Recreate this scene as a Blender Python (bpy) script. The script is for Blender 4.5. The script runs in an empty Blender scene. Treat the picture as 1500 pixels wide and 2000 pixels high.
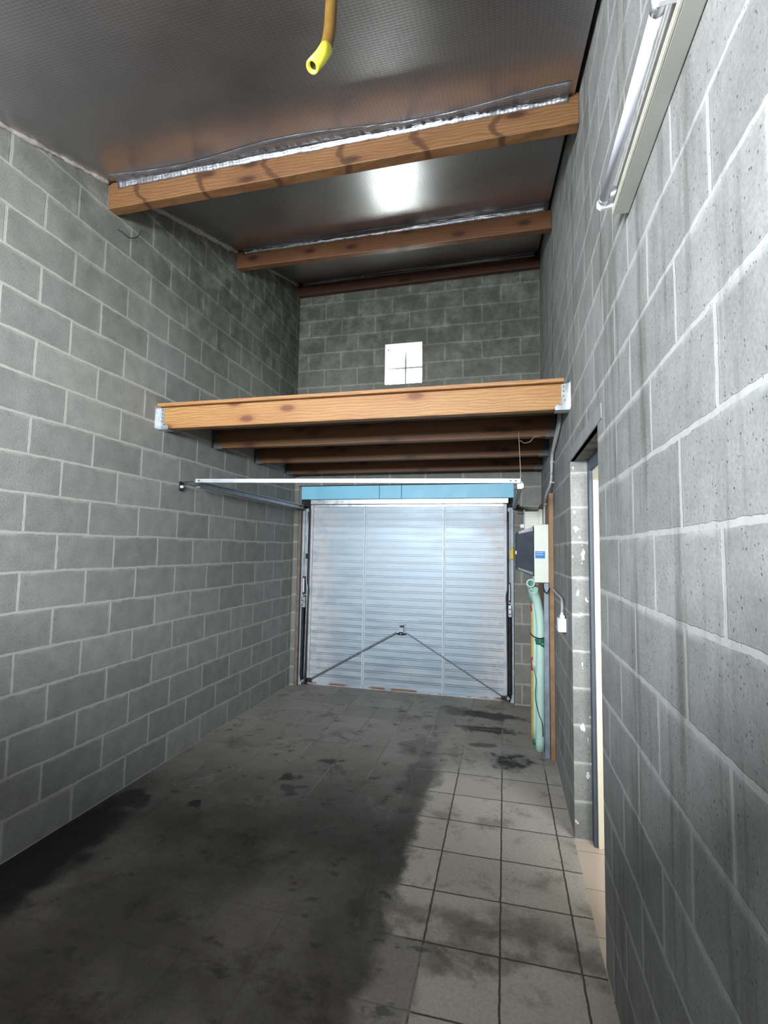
import bpy, bmesh, math, random
from mathutils import Vector, Matrix
random.seed(7)
S = bpy.context.scene
C = bpy.context.collection
# ------------------------------------------------------------------ camera
W, D = 2.7265, 5.254              # room width, distance of the back wall
cam_d = bpy.data.cameras.new('camera')
cam = bpy.data.objects.new('camera', cam_d); C.objects.link(cam); S.camera = cam
cam_d.sensor_fit = 'HORIZONTAL'; cam_d.sensor_width = 36.0
cam_d.lens = 960.1 * 36 / 1500
cam_d.clip_start = 0.02
r_ = Vector((0.97128, 0.23739, 0.01619)); u_ = Vector((0.00214, -0.07678, 0.99705)); f_ = Vector((-0.23794, 0.96837, 0.07508))
cam.matrix_world = Matrix(((r_.x, u_.x, -f_.x, 2.3602), (r_.y, u_.y, -f_.y, 0.0), (r_.z, u_.z, -f_.z, 1.5458), (0, 0, 0, 1)))
# ------------------------------------------------------------------ world, lights, exposure
S.view_settings.view_transform = 'Standard'
try: S.view_settings.look = 'None'
except Exception: pass
S.view_settings.exposure = 0.0
S.view_settings.gamma = 1.0
S.view_settings.use_curve_mapping = False
wd = bpy.data.worlds.new('overcast_sky'); S.world = wd; wd.use_nodes = True
wd.node_tree.nodes['Background'].inputs[0].default_value = (0.88, 0.95, 1.0, 1)
wd.node_tree.nodes['Background'].inputs[1].default_value = 3.5
def area(name, loc, rot, sx, sy, power, col):
    l = bpy.data.lights.new(name, 'AREA'); l.shape = 'RECTANGLE'; l.size = sx; l.size_y = sy
    l.energy = power; l.color = col
    o = bpy.data.objects.new(name, l); o.location = loc; o.rotation_euler = rot; C.objects.link(o); return o
# daylight entering by the high window in the wall behind the camera
area('daylight_rear_window', (1.02, -1.04, 2.25), (math.radians(90), 0, 0), 1.6, 0.48, 290, (0.92, 0.97, 1.0))
# daylight entering by the little window over the loft
area('daylight_loft_window', (1.26, D + 0.17, 3.62), (math.radians(-90), 0, 0), 0.41, 0.44, 10, (0.92, 1.0, 0.93))
# daylight of the room beyond the doorway
area('daylight_next_room', (3.55, 1.32, 1.75), (math.radians(80), 0, math.radians(12)), .9, 1.2, 42, (0.95, 0.98, 1.0))
# ------------------------------------------------------------------ helpers
def obj(name, bm, mat, parent=None, smooth=False, bevel=0, label=None):
    if bevel:
        bmesh.ops.remove_doubles(bm, verts=bm.verts, dist=1e-5)
    bmesh.ops.recalc_face_normals(bm, faces=bm.faces)
    me = bpy.data.meshes.new(name); bm.to_mesh(me); bm.free()
    if smooth:
        for p in me.polygons: p.use_smooth = True
    o = bpy.data.objects.new(name, me); C.objects.link(o)
    me.materials.append(mat)
    if bevel:
        m = o.modifiers.new('bevel', 'BEVEL'); m.width = bevel; m.segments = 2; m.limit_method = 'ANGLE'; m.angle_limit = math.radians(40)
    if parent:
        o.parent = parent; o.matrix_parent_inverse = Matrix.Translation(parent.location).inverted()
    if label: o['label'] = label
    return o
def thing(name, label, cat, loc=(0, 0, 0), group=None):
    o = bpy.data.objects.new(name, None); C.objects.link(o); o.location = loc; o.empty_display_size = 0.05
    o['label'] = label; o['category'] = cat
    if group: o['group'] = group
    return o
def tag(o, label, cat, group=None):
    o['label'] = label; o['category'] = cat
    if group: o['group'] = group
    return o
def struct(o, label=None):
    o['kind'] = 'structure'
    if label: o['label'] = label
    return o
def BM(): return bmesh.new()
def box(bm, x0, x1, y0, y1, z0, z1):
    v = [bm.verts.new((x, y, z)) for x in (x0, x1) for y in (y0, y1) for z in (z0, z1)]
    for f in ((0, 1, 3, 2), (4, 6, 7, 5), (0, 4, 5, 1), (2, 3, 7, 6), (0, 2, 6, 4), (1, 5, 7, 3)):
        bm.faces.new([v[i] for i in f])
    return v
def prism(bm, pts, vec):                       # pts: 3D polygon, extruded by vec
    vec = Vector(vec); a = [bm.verts.new(Vector(p)) for p in pts]; b = [bm.verts.new(Vector(p) + vec) for p in pts]
    n = len(pts); bm.faces.new(a); bm.faces.new(list(reversed(b)))
    for i in range(n): bm.faces.new((a[i], a[(i + 1) % n], b[(i + 1) % n], b[i]))
def tube(bm, pts, rad, seg=12, cap=True):
    pts = [Vector(p) for p in pts]; n = len(pts)
    rads = rad if isinstance(rad, (list, tuple)) else [rad] * n
    T = []
    for i in range(n):
        a = pts[max(i - 1, 0)]; b = pts[min(i + 1, n - 1)]; T.append((b - a).normalized())
    up = Vector((0, 0, 1)) if abs(T[0].z) < 0.9 else Vector((1, 0, 0))
    s = T[0].cross(up).normalized(); rings = []
    for i in range(n):
        s = (s - T[i] * s.dot(T[i])).normalized(); q = T[i].cross(s)
        rings.append([bm.verts.new(pts[i] + (s * math.cos(2 * math.pi * k / seg) + q * math.sin(2 * math.pi * k / seg)) * rads[i]) for k in range(seg)])
    for i in range(n - 1):
        for k in range(seg):
            bm.faces.new((rings[i][k], rings[i][(k + 1) % seg], rings[i + 1][(k + 1) % seg], rings[i + 1][k]))
    if cap: bm.faces.new(rings[0]); bm.faces.new(rings[-1])
    return rings
def hollow(bm, pts, ro, ri, seg=20):           # pipe open at both ends, with a wall thickness
    a = tube(bm, pts, ro, seg, cap=False); b = tube(bm, pts, ri, seg, cap=False)
    for i in (0, -1):
        for k in range(seg): bm.faces.new((a[i][k], a[i][(k + 1) % seg], b[i][(k + 1) % seg], b[i][k]))
def smoothpath(pts, n=6):                      # Catmull-Rom through the points
    P = [Vector(p) for p in pts]; P = [P[0] * 2 - P[1]] + P + [P[-1] * 2 - P[-2]]; out = []
    for i in range(1, len(P) - 2):
        for k in range(n):
            t = k / n
            out.append(0.5 * ((2 * P[i]) + (P[i + 1] - P[i - 1]) * t + (2 * P[i - 1] - 5 * P[i] + 4 * P[i + 1] - P[i + 2]) * t * t + (-P[i - 1] + 3 * P[i] - 3 * P[i + 1] + P[i + 2]) * t ** 3))
    out.append(P[-2]); return out
# ------------------------------------------------------------------ materials
class N:
    def __init__(s, name):
        s.m = bpy.data.materials.new(name); s.m.use_nodes = True; s.t = s.m.node_tree; s.t.nodes.clear()
        s.out = s.t.nodes.new('ShaderNodeOutputMaterial'); s.b = s.t.nodes.new('ShaderNodeBsdfPrincipled')
        s.t.links.new(s.b.outputs[0], s.out.inputs[0])
    def put(s, sock, v):
        if v is None: return
        if isinstance(v, bpy.types.NodeSocket): s.t.links.new(v, sock)
        else:
            if isinstance(v, tuple) and len(v) == 3 and sock.type == 'RGBA': v = (*v, 1)
            sock.default_value = v
    def n(s, typ, **kw):
        nd = s.t.nodes.new(typ)
        for k, v in kw.items(): setattr(nd, k, v)
        return nd
    def math(s, op, a, b=0.0, c=None, clamp=False):
        nd = s.n('ShaderNodeMath', operation=op, use_clamp=clamp); s.put(nd.inputs[0], a); s.put(nd.inputs[1], b)
        if c is not None: s.put(nd.inputs[2], c)
        return nd.outputs[0]
    def pos(s): return s.n('ShaderNodeNewGeometry').outputs['Position']
    def xyz(s, v):
        nd = s.n('ShaderNodeSeparateXYZ'); s.put(nd.inputs[0], v); return nd.outputs
    def comb(s, x, y, z):
        nd = s.n('ShaderNodeCombineXYZ'); s.put(nd.inputs[0], x); s.put(nd.inputs[1], y); s.put(nd.inputs[2], z); return nd.outputs[0]
    def vmul(s, v, k):
        nd = s.n('ShaderNodeVectorMath', operation='MULTIPLY'); s.put(nd.inputs[0], v); nd.inputs[1].default_value = k; return nd.outputs[0]
    def vadd(s, v, w):
        nd = s.n('ShaderNodeVectorMath', operation='ADD'); s.put(nd.inputs[0], v); s.put(nd.inputs[1], w); return nd.outputs[0]
    def noise(s, v, scale=5, detail=4, rough=.55, dist=0):
        nd = s.n('ShaderNodeTexNoise'); s.put(nd.inputs['Vector'], v); nd.inputs['Scale'].default_value = scale
        nd.inputs['Detail'].default_value = detail; nd.inputs['Roughness'].default_value = rough; nd.inputs['Distortion'].default_value = dist
        return nd.outputs[0]
    def ramp(s, v, lo, hi, a=0.0, b=1.0, smooth=True):
        nd = s.n('ShaderNodeMapRange', interpolation_type='SMOOTHSTEP' if smooth else 'LINEAR'); s.put(nd.inputs[0], v)
        for i, q in enumerate((lo, hi, a, b)): nd.inputs[i + 1].default_value = q
        return nd.outputs[0]
    def mix(s, f, a, b, mode='MIX'):
        nd = s.n('ShaderNodeMix', data_type='RGBA', blend_type=mode); s.put(nd.inputs[0], f); s.put(nd.inputs[6], a); s.put(nd.inputs[7], b); return nd.outputs[2]
    def bump(s, h, strength=.3, dist=.01, prev=None):
        nd = s.n('ShaderNodeBump'); nd.inputs['Strength'].default_value = strength; nd.inputs['Distance'].default_value = dist
        s.put(nd.inputs['Height'], h); s.put(nd.inputs['Normal'], prev) if prev else None; return nd.outputs[0]
    def done(s, col, rough=.6, metal=0.0, normal=None, **kw):
        s.put(s.b.inputs['Base Color'], col); s.put(s.b.inputs['Roughness'], rough); s.put(s.b.inputs['Metallic'], metal)
        if normal: s.put(s.b.inputs['Normal'], normal)
        for k, v in kw.items(): s.put(s.b.inputs[k.replace('_', ' ')], v)
        return s.m
def plain(name, col, rough=.5, metal=0.0, var=.12, scale=30, bump=0.0, **kw):
    m = N(name); p = m.pos(); n = m.noise(p, scale, 4, .6)
    k = m.ramp(n, .3, .7, 1 - var, 1 + var, False)
    c = m.mix(1.0, col, m.comb(k, k, k), 'MULTIPLY')
    return m.done(c, m.ramp(n, .3, .7, max(rough - .06, .02), rough + .06), metal, m.bump(n, bump, .002) if bump else None, **kw)
def block_mat(name, axis, ph, pv, c1, c2, mort, streak=0.0, damp_dim=None, pits=0.3, fleck=False):
    m = N(name); p = m.pos(); X, Y, Z = m.xyz(p)
    if axis == 'y': h = m.math('SUBTRACT', Y, m.math('SUBTRACT', X, W))if ph > .163 and ph < .165 else Y
    else: h = X
    h = m.math('SUBTRACT', h, ph); v = m.math('SUBTRACT', Z, pv)
    rag = m.n('ShaderNodeTexNoise'); m.put(rag.inputs['Vector'], p); rag.inputs['Scale'].default_value = 26; rag.inputs['Detail'].default_value = 4
    wv = m.n('ShaderNodeTexNoise'); m.put(wv.inputs['Vector'], p); wv.inputs['Scale'].default_value = 2.2; wv.inputs['Detail'].default_value = 1
    off = m.vadd(m.vmul(rag.outputs[1], (.009, .011, 0)), m.vmul(wv.outputs[1], (.012, .016, 0)))
    vec = m.vadd(m.vadd(m.comb(m.math('ADD', h, 40.0), m.math('ADD', v, 20.0), 0.0), off), (-.0105, -.0135, 0))
    b = m.n('ShaderNodeTexBrick'); m.put(b.inputs['Vector'], vec)
    for k, q in (('Scale', 1), ('Mortar Size', .0082), ('Mortar Smooth', .25), ('Bias', 0), ('Brick Width', .4), ('Row Height', .2)): b.inputs[k].default_value = q
    b.offset = .5; b.offset_frequency = 2
    b.inputs['Color1'].default_value = (0, 0, 0, 1); b.inputs['Color2'].default_value = (1, 1, 1, 1); b.inputs['Mortar'].default_value = (.5, .5, .5, 1)
    sep = m.n('ShaderNodeSeparateColor'); m.put(sep.inputs[0], b.outputs['Color']); rnd = sep.outputs[0]; fac = b.outputs['Fac']
    big = m.noise(p, 1.3, 3, .5); mid = m.noise(p, 9, 5, .6); fine = m.noise(p, 120, 4, .7)
    col = m.mix(m.math('ADD', m.math('MULTIPLY', rnd, .65), m.math('MULTIPLY', mid, .45)), c1, c2)
    # coarse open-textured face: small dark pits and pale grains
    vo = m.n('ShaderNodeTexVoronoi'); m.put(vo.inputs['Vector'], p); vo.inputs['Scale'].default_value = 90
    pit = m.math('MULTIPLY', m.ramp(vo.outputs['Distance'], .12, .3, 1, 0), m.ramp(m.noise(p, 40, 2), .5, .62))
    k = m.math('MULTIPLY', m.ramp(fine, .3, .7, .84, 1.16, False), m.ramp(mid, .25, .75, .86, 1.12, False))
    col = m.mix(1.0, col, m.comb(k, k, k), 'MULTIPLY')
    col = m.mix(m.math('MULTIPLY', pit, pits), col, tuple(x * .35 for x in c1))
    mc = m.mix(m.noise(p, 18, 4), tuple(x * .8 for x in mort), tuple(x * 1.12 for x in mort))
    # thin mortar smeared irregularly beside the joints
    b2 = m.n('ShaderNodeTexBrick'); m.put(b2.inputs['Vector'], m.vadd(vec, m.vmul(wv.outputs[1], (0, .01, 0))))
    for kk, q in (('Scale', 1), ('Mortar Size', .020), ('Mortar Smooth', .9), ('Brick Width', .4), ('Row Height', .2)): b2.inputs[kk].default_value = q
    b2.offset = .5; b2.offset_frequency = 2
    smear = m.math('MULTIPLY', b2.outputs['Fac'], m.ramp(m.noise(p, 5, 5, .65), .40, .64, 0, .8))
    f = m.math('MAXIMUM', m.math('MULTIPLY', fac, .95), smear)
    col = m.mix(f, col, mc)
    if streak:
        sv = m.vmul(p, (7, 7, .55)); st = m.noise(sv, 1.6, 5, .6)
        col = m.mix(m.ramp(st, .5, .72, 0, streak), col, m.mix(1.0, col, (.5, .49, .46), 'MULTIPLY'))
    if damp_dim:
        zz, ww, amt = damp_dim
        dm = m.math('MULTIPLY', m.ramp(m.math('ADD', Z, m.ramp(big, .2, .8, -.4, .4)), zz, ww), m.ramp(m.noise(p, 6, 5, .65), .3, .6, .4, 1))
        col = m.mix(m.math('MULTIPLY', dm, amt), col, m.mix(1.0, col, (.22, .23, .18), 'MULTIPLY'))
    if fleck:
        fv = m.n('ShaderNodeTexNoise'); m.put(fv.inputs['Vector'], m.vmul(p, (16, 16, 9))); fv.inputs['Scale'].default_value = 1.6; fv.inputs['Detail'].default_value = 5
        col = m.mix(m.ramp(fv.outputs[0], .655, .67), col, (.75, .76, .75))
    hgt = m.math('SUBTRACT', m.math('MULTIPLY', fine, .25), m.math('ADD', m.math('MULTIPLY', fac, .6), m.math('MULTIPLY', pit, .5)))
    return m.done(col, .93, 0, m.bump(hgt, .55, .006), Specular_IOR_Level=.2)
GL = (.215, .222, .212); GH = (.305, .312, .297); MO = (.48, .485, .46)
m_left = block_mat('concrete_block_left', 'y', .1745, 0.0, (.255, .262, .248), (.355, .362, .343), (.53, .535, .505), damp_dim=(2.5, 4.1, .85))  # upper darkening: damp plus the light's fall-off painted in towards the top
m_right = block_mat('concrete_block_right', 'y', .1640, -.001, (.195, .200, .198), (.275, .282, .28), (.39, .40, .40), streak=.85, damp_dim=(4.0, 4.9, .5), pits=.75)
m_back = block_mat('concrete_block_back', 'x', .128 - .2, .012, (.18, .182, .166), (.25, .253, .235), (.37, .37, .33), damp_dim=(2.4, 4.3, .75))
m_jamb = block_mat('concrete_block_jamb', 'y', .1640, -.001, GL, GH, MO, fleck=True, pits=.6)
def wood_mat(name, base, dark, knot, gx=1.0, seed=0.0, kscale=1.0, kd=.055, rough=.55, whorl=0.0):
    m = N(name); p = m.vadd(m.pos(), (seed, seed * .37, seed * .71)); 
    v = m.vmul(p, (1.1 * gx, 14, 14)); w = m.noise(m.vmul(p, (1.5, 5, 5)), 1.0, 3, .5, .4)
    g = m.n('ShaderNodeTexWave', wave_type='BANDS', bands_direction='Z'); m.put(g.inputs['Vector'], m.vmul(p, (.35, 1, 1)))
    g.inputs['Scale'].default_value = 16; g.inputs['Distortion'].default_value = 9; g.inputs['Detail'].default_value = 3; g.inputs['Detail Scale'].default_value = .8
    fib = m.noise(m.vmul(p, (6, 160, 160)), 1.0, 3, .6)
    c = m.mix(m.ramp(g.outputs[1], .35, .95), base, tuple(x * .72 for x in base))
    c = m.mix(m.ramp(w, .35, .75, 0, .6), c, dark)
    k = m.ramp(fib, .25, .75, .86, 1.12, False); c = m.mix(1.0, c, m.comb(k, k, k), 'MULTIPLY')
    px, py, pz = m.xyz(p); vo = m.n('ShaderNodeTexVoronoi', voronoi_dimensions='2D'); m.put(vo.inputs['Vector'], m.comb(m.math('MULTIPLY', px, 2.3 * kscale), m.math('MULTIPLY', pz, 5.2), 0.0)); vo.inputs['Scale'].default_value = 1.0
    kn = m.ramp(vo.outputs['Distance'], kd, kd * 3.0, 1, 0); halo = m.ramp(vo.outputs['Distance'], kd, kd * 5.5, .55, 0)
    c = m.mix(halo, c, dark); c = m.mix(kn, c, knot)
    ring = m.math('MULTIPLY', m.ramp(vo.outputs['Distance'], kd, kd * 6, 1, 0), m.ramp(m.math('SINE', m.math('MULTIPLY', vo.outputs['Distance'], 130.0)), .2, 1, 0, .5))
    c = m.mix(ring, c, tuple(x * .6 for x in dark))
    if whorl:
        a = m.math('MULTIPLY', m.math('SINE', m.math('MULTIPLY', pz, 17.0)), .045); nz = m.math('MULTIPLY', m.noise(m.vmul(p, (3, 3, 9)), 1.0, 2), .16)
        q = m.math('SINE', m.math('MULTIPLY', m.math('ADD', px, m.math('ADD', a, nz)), 2 * math.pi / .43))
        c = m.mix(m.ramp(q, .93, 1.0, 0, whorl), c, tuple(x * .45 for x in dark))
    return m.done(c, rough, 0, m.bump(m.math('ADD', fib, g.outputs[1]), .15, .002))
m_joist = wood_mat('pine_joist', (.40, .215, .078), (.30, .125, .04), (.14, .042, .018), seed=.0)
m_joist2 = wood_mat('pine_joist_shaded', (.19, .085, .03), (.12, .045, .016), (.07, .022, .012), seed=3.3)  # same pine as the front joist, with the loft's shade in its colour
m_oldw = wood_mat('dusty_boards', (.30, .25, .19), (.22, .17, .12), (.12, .08, .05), seed=2.1, kscale=.6)
m_deckw = wood_mat('pine_boards', (.38, .195, .075), (.29, .13, .05), (.16, .06, .03), seed=5.1, kscale=.6)
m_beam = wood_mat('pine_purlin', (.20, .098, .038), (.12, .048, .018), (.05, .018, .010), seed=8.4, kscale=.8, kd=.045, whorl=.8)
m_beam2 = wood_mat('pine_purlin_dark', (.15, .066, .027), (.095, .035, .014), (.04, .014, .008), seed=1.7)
m_beam3 = wood_mat('pine_purlin_darkest', (.085, .035, .020), (.05, .02, .012), (.02, .01, .006), seed=4.7)  # darkest brown of the three purlins
m_ply = plain('plywood', (.30, .175, .095), .7, var=.2, scale=14)
m_galv = plain('galvanised_steel', (.62, .66, .69), .34, .85, .14, 26, .1)
m_galvd = plain('dull_galvanised_steel', (.36, .39, .42), .45, .75, .25, 18, .1)
m_steel_dk = plain('dark_greased_steel', (.055, .06, .068), .42, .6, .3, 30)
m_cream = plain('cream_plastic', (.74, .78, .70), .45, 0, .04, 12)
m_white = plain('white_plastic', (.78, .8, .84), .4, 0, .04, 12)
m_lampw = plain('aged_white_enamel', (.50, .50, .46), .45, 0, .06, 8)
m_navy = plain('smoked_plastic', (.018, .026, .042), .55, 0, .25, 9, Specular_IOR_Level=.25)
m_mint = plain('pale_green_pipe_plastic', (.50, .74, .66), .5, 0, .06, 9)
m_green = plain('green_plastic', (.03, .16, .10), .4, 0, .2, 20)
m_yellow = plain('yellow_gas_pipe', (.62, .36, .02), .45, 0, .18, 20)
m_yellow2 = plain('bright_yellow_plastic', (.72, .66, .06), .4, 0, .08, 30)
m_ochre = plain('ochre_pipe', (.11, .058, .008), .45, 0, .14, 30)
m_red = plain('red_tape', (.62, .03, .02), .5, 0, .2, 40)
m_black = plain('black_rubber', (.012, .012, .014), .6, 0, .2, 20)
m_greyc = plain('grey_conduit', (.42, .44, .45), .5, 0, .08, 20)
m_blue = plain('blue_painted_lintel', (.24, .62, .85), .45, 0, .08, 7)
m_bluel = plain('blue_sticker', (.03, .20, .55), .45, 0, .05, 7)
m_doorfr = plain('cream_painted_wood', (.80, .74, .58), .5, 0, .05, 6)
m_slate = plain('blue_grey_liner', (.075, .095, .125), .6, 0, .15, 10)
m_lintel = plain('smooth_concrete', (.24, .25, .26), .85, 0, .15, 12, .3)
m_foam = plain('sealing_foam', (.42, .38, .35), .9, 0, .25, 50, .4)
m_plaster = plain('white_plaster', (.7, .7, .68), .9, 0, .03, 5)
m_wire = plain('pale_string', (.45, .36, .28), .8, 0, .2, 40)
m_dark = plain('dark_void', (.02, .02, .02), .9, 0, .1, 5)
m_rail = plain('roof_board', (.10, .09, .08), .9, 0, .2, 5)
# foil-faced ceiling boards
def foil_mat(name, base, rough, crinkle, grid):
    m = N(name); p = m.pos(); X, Y, Z = m.xyz(p)
    # woven reinforcement: fine raised threads both ways
    patch = 1.0
    wx = m.math('SINE', m.math('MULTIPLY', X, 2 * math.pi / .021)); wy = m.math('SINE', m.math('MULTIPLY', m.math('ADD', Y, m.math('MULTIPLY', m.noise(p, 6, 2), .01)), 2 * math.pi / .0145))
    thr = m.math('MULTIPLY', m.math('ADD', m.math('MULTIPLY', wy, 1.0), m.math('MULTIPLY', wx, .55)), patch)
    wob = m.noise(p, 3.0, 0, .5); cr = m.noise(p, 34, 2, .5, 0)
    vo = m.n('ShaderNodeTexVoronoi'); m.put(vo.inputs['Vector'], p); vo.inputs['Scale'].default_value = 3.1; dent = m.ramp(vo.outputs['Distance'], 0, .1, 1, 0)
    h = m.math('ADD', m.math('MULTIPLY', thr, grid), m.math('ADD', m.math('MULTIPLY', wob, 1.6), m.math('ADD', m.math('MULTIPLY', cr, crinkle), m.math('MULTIPLY', dent, .6))))
    k = m.ramp(m.noise(p, 1.5, 4), .3, .7, .82, 1.1, False)
    c = m.mix(1.0, base, m.comb(k, k, k), 'MULTIPLY')
    kk = m.ramp(thr, -1.2, 1.2, .88, 1.12, False); c = m.mix(1.0, c, m.comb(kk, kk, kk), 'MULTIPLY')
    return m.done(c, m.ramp(m.noise(p, 4, 4), .3, .7, rough, rough + .05), .92, m.bump(h, .35, .004))
m_foil = foil_mat('foil_faced_board', (.42, .405, .42), .285, .03, .04)
m_tape = foil_mat('foil_tape', (.34, .35, .38), .38, 1.2, .2)
# garage door sheet: galvanised, streaky, rust marks towards the bottom edge
def door_mat():
    m = N('galvanised_door_sheet'); p = m.pos(); X, Y, Z = m.xyz(p)
    n = m.noise(m.vmul(p, (2.5, 1, 14)), 1.0, 5, .6); c = m.mix(m.ramp(n, .3, .7), (.34, .42, .50), (.46, .54, .61))
    edge = m.math('MULTIPLY', m.math('MAXIMUM', m.ramp(X, .18, .62, 1, 0), m.ramp(X, 1.95, 2.38, 0, 1)), m.ramp(m.noise(p, 9, 5, .65), .32, .62, .25, 1))
    c = m.mix(m.math('MULTIPLY', edge, .75), c, (.70, .68, .68))
    rs = m.math('MULTIPLY', m.ramp(m.noise(m.vmul(p, (9, 1, 30)), 1.0, 4, .65), .58, .74), m.ramp(edge, .2, .7))
    rb = m.math('MULTIPLY', m.ramp(Z, .045, .02), m.ramp(m.noise(m.vmul(p, (4, 1, 6)), 1.0, 3), .50, .58))
    c = m.mix(m.math('MULTIPLY', rs, .6), c, (.36, .22, .17)); c = m.mix(m.math('MULTIPLY', rb, .9), c, (.26, .10, .05))
    return m.done(c, m.ramp(n, .3, .7, .46, .56), m.math('SUBTRACT', .5, m.math('MULTIPLY', edge, .45)), m.bump(n, .08, .003))
m_door = door_mat()
# concrete slab floor
def floor_mat():
    m = N('worn_concrete_slabs'); p = m.pos(); X, Y, Z = m.xyz(p)
    rag = m.n('ShaderNodeTexNoise'); m.put(rag.inputs['Vector'], p); rag.inputs['Scale'].default_value = 22; rag.inputs['Detail'].default_value = 3
    vec = m.vadd(m.vadd(m.comb(m.math('ADD', X, -2.045 + 29.5), m.math('ADD', Y, -2.05 + 30.4), 0.0), m.vmul(rag.outputs[1], (.008, .008, 0))), (-.004, -.004, 0))
    b = m.n('ShaderNodeTexBrick'); m.put(b.inputs['Vector'], vec); b.offset = 0; b.squash = 1
    for k, q in (('Scale', 1), ('Mortar Size', .0055), ('Mortar Smooth', .6), ('Brick Width', .295), ('Row Height', .304)): b.inputs[k].default_value = q
    b.inputs['Color1'].default_value = (0, 0, 0, 1); b.inputs['Color2'].default_value = (1, 1, 1, 1)
    sep = m.n('ShaderNodeSeparateColor'); m.put(sep.inputs[0], b.outputs['Color']); rnd = sep.outputs[0]; fac = b.outputs['Fac']
    warp = m.noise(p, 5, 5, .65); warp2 = m.noise(p, 1.7, 5, .6); Xw = m.math('ADD', X, m.ramp(warp, .3, .7, -.05, .05, False)); Yw = m.math('ADD', Y, m.ramp(warp2, .3, .7, -.12, .12, False))
    # bare, less trodden slabs along the right side, in front of the doorway
    ex = m.math('ADD', 1.89, m.math('MULTIPLY', m.ramp(Y, 2.03, 2.07, 1, 0), .155))
    clean = m.math('MULTIPLY', m.ramp(m.math('SUBTRACT', Xw, ex), -.02, .04), m.ramp(Yw, 3.45, 3.8, 1, .25))
    base = m.mix(m.math('ADD', m.math('MULTIPLY', rnd, .45), m.math('MULTIPLY', m.noise(p, 6, 6, .65), .55)), (.21, .197, .18), (.36, .34, .315))
    pale = m.mix(m.math('ADD', m.math('MULTIPLY', rnd, .5), m.math('MULTIPLY', warp, .5)), (.42, .385, .34), (.60, .56, .505))
    brown = m.math('MULTIPLY', m.ramp(Yw, 1.98, 2.03), m.ramp(Yw, 2.2, 2.4, 1, 0))
    pale = m.mix(m.math('MULTIPLY', brown, m.ramp(m.noise(p, 7, 4), .35, .6, .2, .75)), pale, (.13, .105, .088))
    c = m.mix(clean, base, pale)
    # engine-oil darkening where the car stood, and worn patches between
    oil = m.math('MULTIPLY', m.ramp(Xw, 1.93, 1.84), m.math('MULTIPLY', m.ramp(Yw, 4.1, 2.7), m.ramp(warp2, .25, .6, .55, 1)))
    c = m.mix(m.math('MULTIPLY', oil, .85), c, (.036, .033, .031))
    dirt = m.ramp(m.noise(p, 3.2, 7, .7, .3), .52, .66, 0, .65); c = m.mix(dirt, c, m.mix(1.0, c, (.42, .4, .39), 'MULTIPLY'))
    dust = m.math('MULTIPLY', m.ramp(m.noise(m.vadd(p, (4, 9, 2)), 2.6, 6, .7, .8), .56, .66), m.ramp(Y, 2.6, 3.4)); c = m.mix(m.math('MULTIPLY', dust, .45), c, (.30, .30, .29))
    spk = m.math('MULTIPLY', m.ramp(m.noise(m.vmul(p, (1.0, 1.5, 1)), 7.5, 5, .55), .60, .68), m.ramp(clean, 0, 1, 1, .35))
    c = m.mix(m.math('MULTIPLY', spk, .6), c, (.03, .028, .027))
    # single stains with a place of their own
    spots = [(.94, 3.2, .055, .06, .8), (1.05, 3.05, .05, .04, .6), (1.12, 3.47, .07, .04, .7), (1.24, 3.5, .03, .03, .7), (2.40, 3.86, .16, .13, .9), (2.18, 4.15, .09, .06, .6), (2.20, 4.5, .22, .09, .85), (2.25, 4.85, .28, .10, .8),
             (.55, 2.7, .04, .05, .9), (.10, 2.0, .24, .6, .97), (.12, 2.65, .13, .12, .8), (1.80, 3.4, .12, .3, .45), (1.72, 3.95, .14, .25, .35), (1.95, 4.9, .2, .12, .5)]
    wv = m.n('ShaderNodeTexNoise'); m.put(wv.inputs['Vector'], p); wv.inputs['Scale'].default_value = 6; wv.inputs['Detail'].default_value = 8
    WX, WY, _ = m.xyz(wv.outputs[1])
    sx = m.math('ADD', X, m.math('MULTIPLY', m.math('SUBTRACT', WX, .5), .34)); sy = m.math('ADD', Y, m.math('MULTIPLY', m.math('SUBTRACT', WY, .5), .34))
    for (a, bb, ra, rb_, am) in spots:
        dx = m.math('DIVIDE', m.math('SUBTRACT', sx, a), ra); dy = m.math('DIVIDE', m.math('SUBTRACT', sy, bb), rb_)
        d = m.math('ADD', m.math('MULTIPLY', dx, dx), m.math('MULTIPLY', dy, dy))
        c = m.mix(m.ramp(d, .5, 1.5, am, 0), c, (.018, .017, .018))
    # cement wash with a paler cast round the pipes
    dx = m.math('DIVIDE', m.math('SUBTRACT', sx, 2.45), .33); dy = m.math('DIVIDE', m.math('SUBTRACT', sy, 3.95), .32)
    wsh = m.math('MULTIPLY', m.ramp(m.math('ADD', m.math('MULTIPLY', dx, dx), m.math('MULTIPLY', dy, dy)), .5, 1.3, 1, 0), m.ramp(m.noise(p, 7, 6, .7, 1.0), .47, .6)); c = m.mix(m.math('MULTIPLY', wsh, .6), c, (.34, .34, .345))
    # joints: dirt-filled on the right, pale cement in the middle of the floor
    jd = m.ramp(clean, .2, .6, 0, 1); pj = m.math('MULTIPLY', m.ramp(m.noise(m.vadd(p, (1, 5, 0)), 2.0, 4, .6), .44, .58), m.ramp(Y, 2.55, 3.2))
    jc = m.mix(jd, m.mix(pj, (.07, .065, .06), (.33, .33, .32)), (.07, .055, .045))
    fac = m.math('MULTIPLY', fac, m.math('SUBTRACT', 1.0, m.math('MULTIPLY', oil, .85)))
    c = m.mix(m.math('MULTIPLY', fac, m.math('ADD', .35, m.math('MULTIPLY', m.math('MAXIMUM', jd, pj), .6))), c, jc)
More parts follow.
